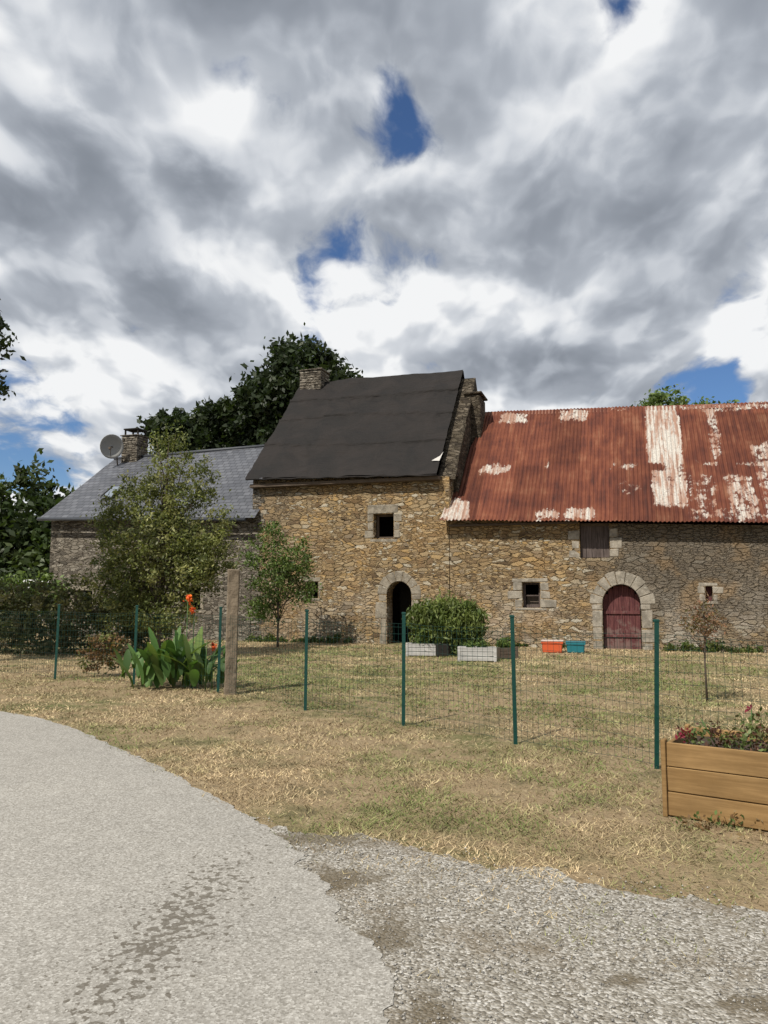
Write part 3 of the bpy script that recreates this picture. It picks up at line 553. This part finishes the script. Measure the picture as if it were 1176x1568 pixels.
V=[tuple(pc+Matrix.Rotation(math.radians(28),3,'Z')@(Matrix.Rotation(math.radians(12),3,'X')@Vector((v[0],-v[1],v[2])))) for v in V]
me=npmesh('dish_reflector',V,F); o=link('dish_reflector',me,simple('dish_grey',(.26,.26,.25),.5,.1),SD,True); md=o.modifiers.new('s','SOLIDIFY'); md.thickness=.015
b=B(); b.tube([pc+Vector((0,.02,0)),pc+Vector((.1,.25,-.1)),pc+Vector((.15,.35,-.9))],.025,8); b.tube([pc+Vector((0,-.02,-.4)),pc+Vector((.1,-.4,-.15))],.012,6); b.box(pc.x+.06,pc.x+.14,pc.y-.48,pc.y-.38,pc.z-.19,pc.z-.11,.01); b.done('mast_and_arm',timber,SD)

# ---------------------------------------------------------------- fence
posts=[(-11.3,17.2),(-9.3,15.9),(-7.45,14.7),(-5.68,13.5),(-4.08,12.75),(-2.49,11.75),(-1.01,10.07),(.22,8.93),(1.32,7.91),(2.36,6.85),(3.45,5.85),(4.6,4.8)]
FN=empty('wire_mesh_fence'); b=B()
for k,(x_,y_) in enumerate(posts):
    b.prism([(x_-.02,y_-.003),(x_+.02,y_-.003),(x_+.02,y_+.003),(x_+.003,y_+.004),(x_+.003,y_+.034),(x_-.003,y_+.034),(x_-.003,y_+.004),(x_-.02,y_+.003)],'z',-.05,1.26,0)
    b.box(x_-.024,x_+.024,y_-.007,y_+.038,1.26,1.285,.004)
    tl=random.uniform(-.02,.02)
    for v in b.bm.verts:
        if v.co.z>1 and abs(v.co.x-x_)<.05: v.co.x+=tl if k!=9 else .045
b.done('posts',green_post,FN)
V=[];F=[]
def wire(p,q,r):
    d=np.array(q)-np.array(p); L=np.linalg.norm(d); d=d/L; u=np.cross(d,(0.3,.2,.93) if abs(d[2])<.9 else (1,0,0)); u/=np.linalg.norm(u); w=np.cross(d,u); i0=len(V)
    for c_ in (p,q):
        for k in range(3): a_=k*2*math.pi/3; V.append(np.array(c_)+r*(u*math.cos(a_)+w*math.sin(a_)))
    for k in range(3): F.append((i0+k,i0+(k+1)%3,i0+3+(k+1)%3,i0+3+k))
for (a_,c_) in zip(posts,posts[1:]):
    L=math.hypot(c_[0]-a_[0],c_[1]-a_[1]); n=int(L/.065); ph_=random.random()*6
    def P(f,z_):
        sag=.020*math.sin(f*math.pi)*(-1 if z_>1 else .5)+.008*math.sin(f*9+z_*5+ph_); return (a_[0]+(c_[0]-a_[0])*f+sag*.6,a_[1]+(c_[1]-a_[1])*f-.012,z_+sag)
    for z_ in [.04,.14,.24,.34,.44,.54,.64,.74,.84,.94,1.04,1.12,1.16]:
        for j in range(4): wire(P(j/4,z_),P((j+1)/4,z_),.0017)
    for k in range(1,n): wire(P(k/n,.03),P(k/n,1.16),.0015)
link('wire_mesh',npmesh('wire_mesh',V,F),wirem,FN)
b=B(); b.prism([(-.085,-.08),(.085,-.085),(.09,.08),(-.08,.085)],'z',-.05,1.84,.012); me_o=b.done('stone_fence_post',simple('weathered_post',(.17,.135,.095),.95,.5,4,.9)); me_o.location=(-2.28,11.6,0); me_o.rotation_euler=(0,.012,.2)
mdf=me_o.modifiers.new('sub','SUBSURF'); mdf.subdivision_type='SIMPLE'; mdf.levels=5; mdf.render_levels=5
tx=bpy.data.textures.new('tx','CLOUDS'); tx.noise_scale=.12; md=me_o.modifiers.new('d','DISPLACE'); md.texture=tx; md.strength=.04; md.mid_level=.5

# ---------------------------------------------------------------- garden props
def trough(name,x0,x1,y0,y1,h,mat,rz=0.):
    e=empty(name,((x0+x1)/2,(y0+y1)/2,0),rz); w=(x1-x0)/2; d=(y1-y0)/2; b=B(); nb=3
    for k in range(nb):
        z0_=.02+k*(h-.02)/nb; z1_=z0_+(h-.02)/nb-.008
        b.box(-w,w,-d,-d+.025,z0_,z1_,.004,.002); b.box(-w,w,d-.025,d,z0_,z1_,.004,.002); b.box(-w,-w+.025,-d+.027,d-.027,z0_,z1_,.004); b.box(w-.025,w,-d+.027,d-.027,z0_,z1_,.004)
    for sx in (-1,1): b.box(sx*w-.03,sx*w+.03,-d-.012,-d+.035,0,h+.01,.004)
    b.done('boards',mat,e); b=B(); b.box(-w+.03,w-.03,-d+.03,d-.03,.02,h-.05,.01); b.done('soil',simple('soil',(.05,.035,.025),.95,.3,8,.8),e); return e
trough('wooden_planter',.55,1.30,18.0,18.35,.30,white_m,-.1); trough('wooden_planter',1.63,2.40,16.7,17.05,.31,white_m,-.12); trough('wooden_planter',2.46,2.93,17.3,17.6,.26,timber,.4)
leaves('planter_plants',[(2.0,16.87,.36,.33,.12,.07),(.95,18.17,.34,.3,.12,.06),(2.7,17.45,.33,.2,.14,.12)],900,.035,GB,None,.08,20,0,.2)
def crate(name,x,y,w,d,h,c,lid):
    e=empty(name,(x,y,0),-.25); mt=simple(name+'_plastic',c,.4,.08,5,0); b=B()
    vs=[(-w/2*.92,-d/2*.92),(w/2*.92,-d/2*.92),(w/2*.92,d/2*.92),(-w/2*.92,d/2*.92)]
    b.prism(vs,'z',.0,h,.02)
    for v in b.bm.verts:
        if v.co.z>h*.5: v.co.x*=1.08; v.co.y*=1.08
    b.box(-w/2-.015,w/2+.015,-d/2-.015,-d/2+.02,h-.05,h,.006); b.box(-w/2-.015,w/2+.015,d/2-.02,d/2+.015,h-.05,h,.006); b.done('tub',mt,e)
    b=B(); b.box(-w/2-.02,w/2+.02,-d/2-.02,d/2+.02,h+.002,h+.03,.01,.004); b.done('lid',simple(name+'_lid',lid,.5,.1),e)
crate('orange_storage_tub',4.15,19.2,.50,.34,.27,(.55,.10,.035),(.50,.42,.38)); crate('teal_storage_tub',4.70,19.1,.44,.34,.25,(.02,.15,.18),(.03,.13,.16))
b=B(); b.prism([(-.16,-.12),(.16,-.12),(.16,.12),(-.16,.12)],'z',0,.3,.03); o=b.done('dark_flower_pot',dark); o.location=(1.35,18.0,0)
RA=-math.radians(34); PB=(1.945,5.44,0)
e=empty('raised_planter_box',PB,RA); b=B(); L=1.5; Dp=.75; H=.50
for k in range(3):
    z0_=.01+k*.165; z1_=z0_+.158
    b.box(.0,L,0,.028,z0_,z1_,.005,.002); b.box(0,L,Dp-.028,Dp,z0_,z1_,.005); b.box(.0,.028,.03,Dp-.03,z0_,z1_,.005); b.box(L-.028,L,.03,Dp-.03,z0_,z1_,.005)
b.box(-.035,-.004,-.012,.06,0,H+.015,.004); b.box(-.035,-.004,Dp-.06,Dp+.01,0,H+.015,.004); b.box(L+.004,L+.035,-.012,.06,0,H+.015,.004)
b.done('boards',planter_m,e); b=B(); b.box(.03,L-.03,.03,Dp-.03,.05,H-.06,.01,.0); b.done('soil',bpy.data.materials['soil'],e)
PL=empty('flowering_plants'); Mp=Matrix.Translation(PB)@Matrix.Rotation(RA,4,'Z')
def pb(x,y,z,a,b_,c): v=Mp@Vector((x,y,z)); return (v.x,v.y,v.z,a,b_,c)
leaves('plant_leaves',[pb(.35,.25,.53,.16,.16,.08),pb(.62,.2,.58,.2,.18,.14),pb(.95,.3,.60,.22,.2,.16),pb(.38,-.01,.47,.05,.03,.07),pb(.15,.15,.52,.1,.1,.05),pb(1.3,.3,.6,.2,.2,.15)],2400,.019,[(.13,.17,.055),(.10,.135,.04),(.17,.17,.07),(.12,.06,.04)],PL,.08,16,0,.1)
leaves('plant_flowers',[pb(.08,.12,.57,.05,.05,.04),pb(.52,.2,.74,.03,.03,.02),pb(.62,.1,.60,.06,.04,.03)],56,.016,[(.16,.015,.03),(.22,.03,.03)],PL,.03,8,0,.1)
b=B()
for (p_,q_) in (((.5,.2,.45),(.52,.2,.75)),((.3,.2,.45),(.2,.15,.66)),((.8,.2,.45),(.85,.2,.74)),((.7,.25,.45),(.74,.15,.72))): b.tube([Mp@Vector(p_),Mp@Vector(q_)],[.005,.003],5)
b.done('plant_stems',bpy.data.materials['stem_green'],PL)
leaves('fallen_leaves_at_planter',[pb(.3,-.12,.01,.35,.1,.01),pb(.8,-.15,.01,.4,.1,.01)],260,.017,[(.09,.13,.04),(.30,.22,.12),(.2,.12,.06)],None,.06,6,0,.1)
VN=empty('white_van',(-12.9,28.,0),.3); b=B(); b.prism([(-2.2,.35),(2.3,.35),(2.35,.95),(1.7,1.15),(1.2,1.85),(-2.15,1.95),(-2.25,.8)],'y',-.85,.85,.06); b.done('body',simple('van_paint',(.75,.75,.75),.3,.05,3,0),VN)
b=B(); b.prism([(.2,1.15),(1.55,1.15),(1.15,1.75),(.2,1.78)],'y',-.865,.865); b.done('side_windows',dark,VN); b=B()
for x_ in (-1.4,1.4):
    for y_ in (-.78,.66): b.prism([(x_+.32*math.cos(a_),.32+.32*math.sin(a_)) for a_ in [k*math.pi/8 for k in range(16)]],'y',y_,y_+.14)
b.done('wheels',dark,VN)
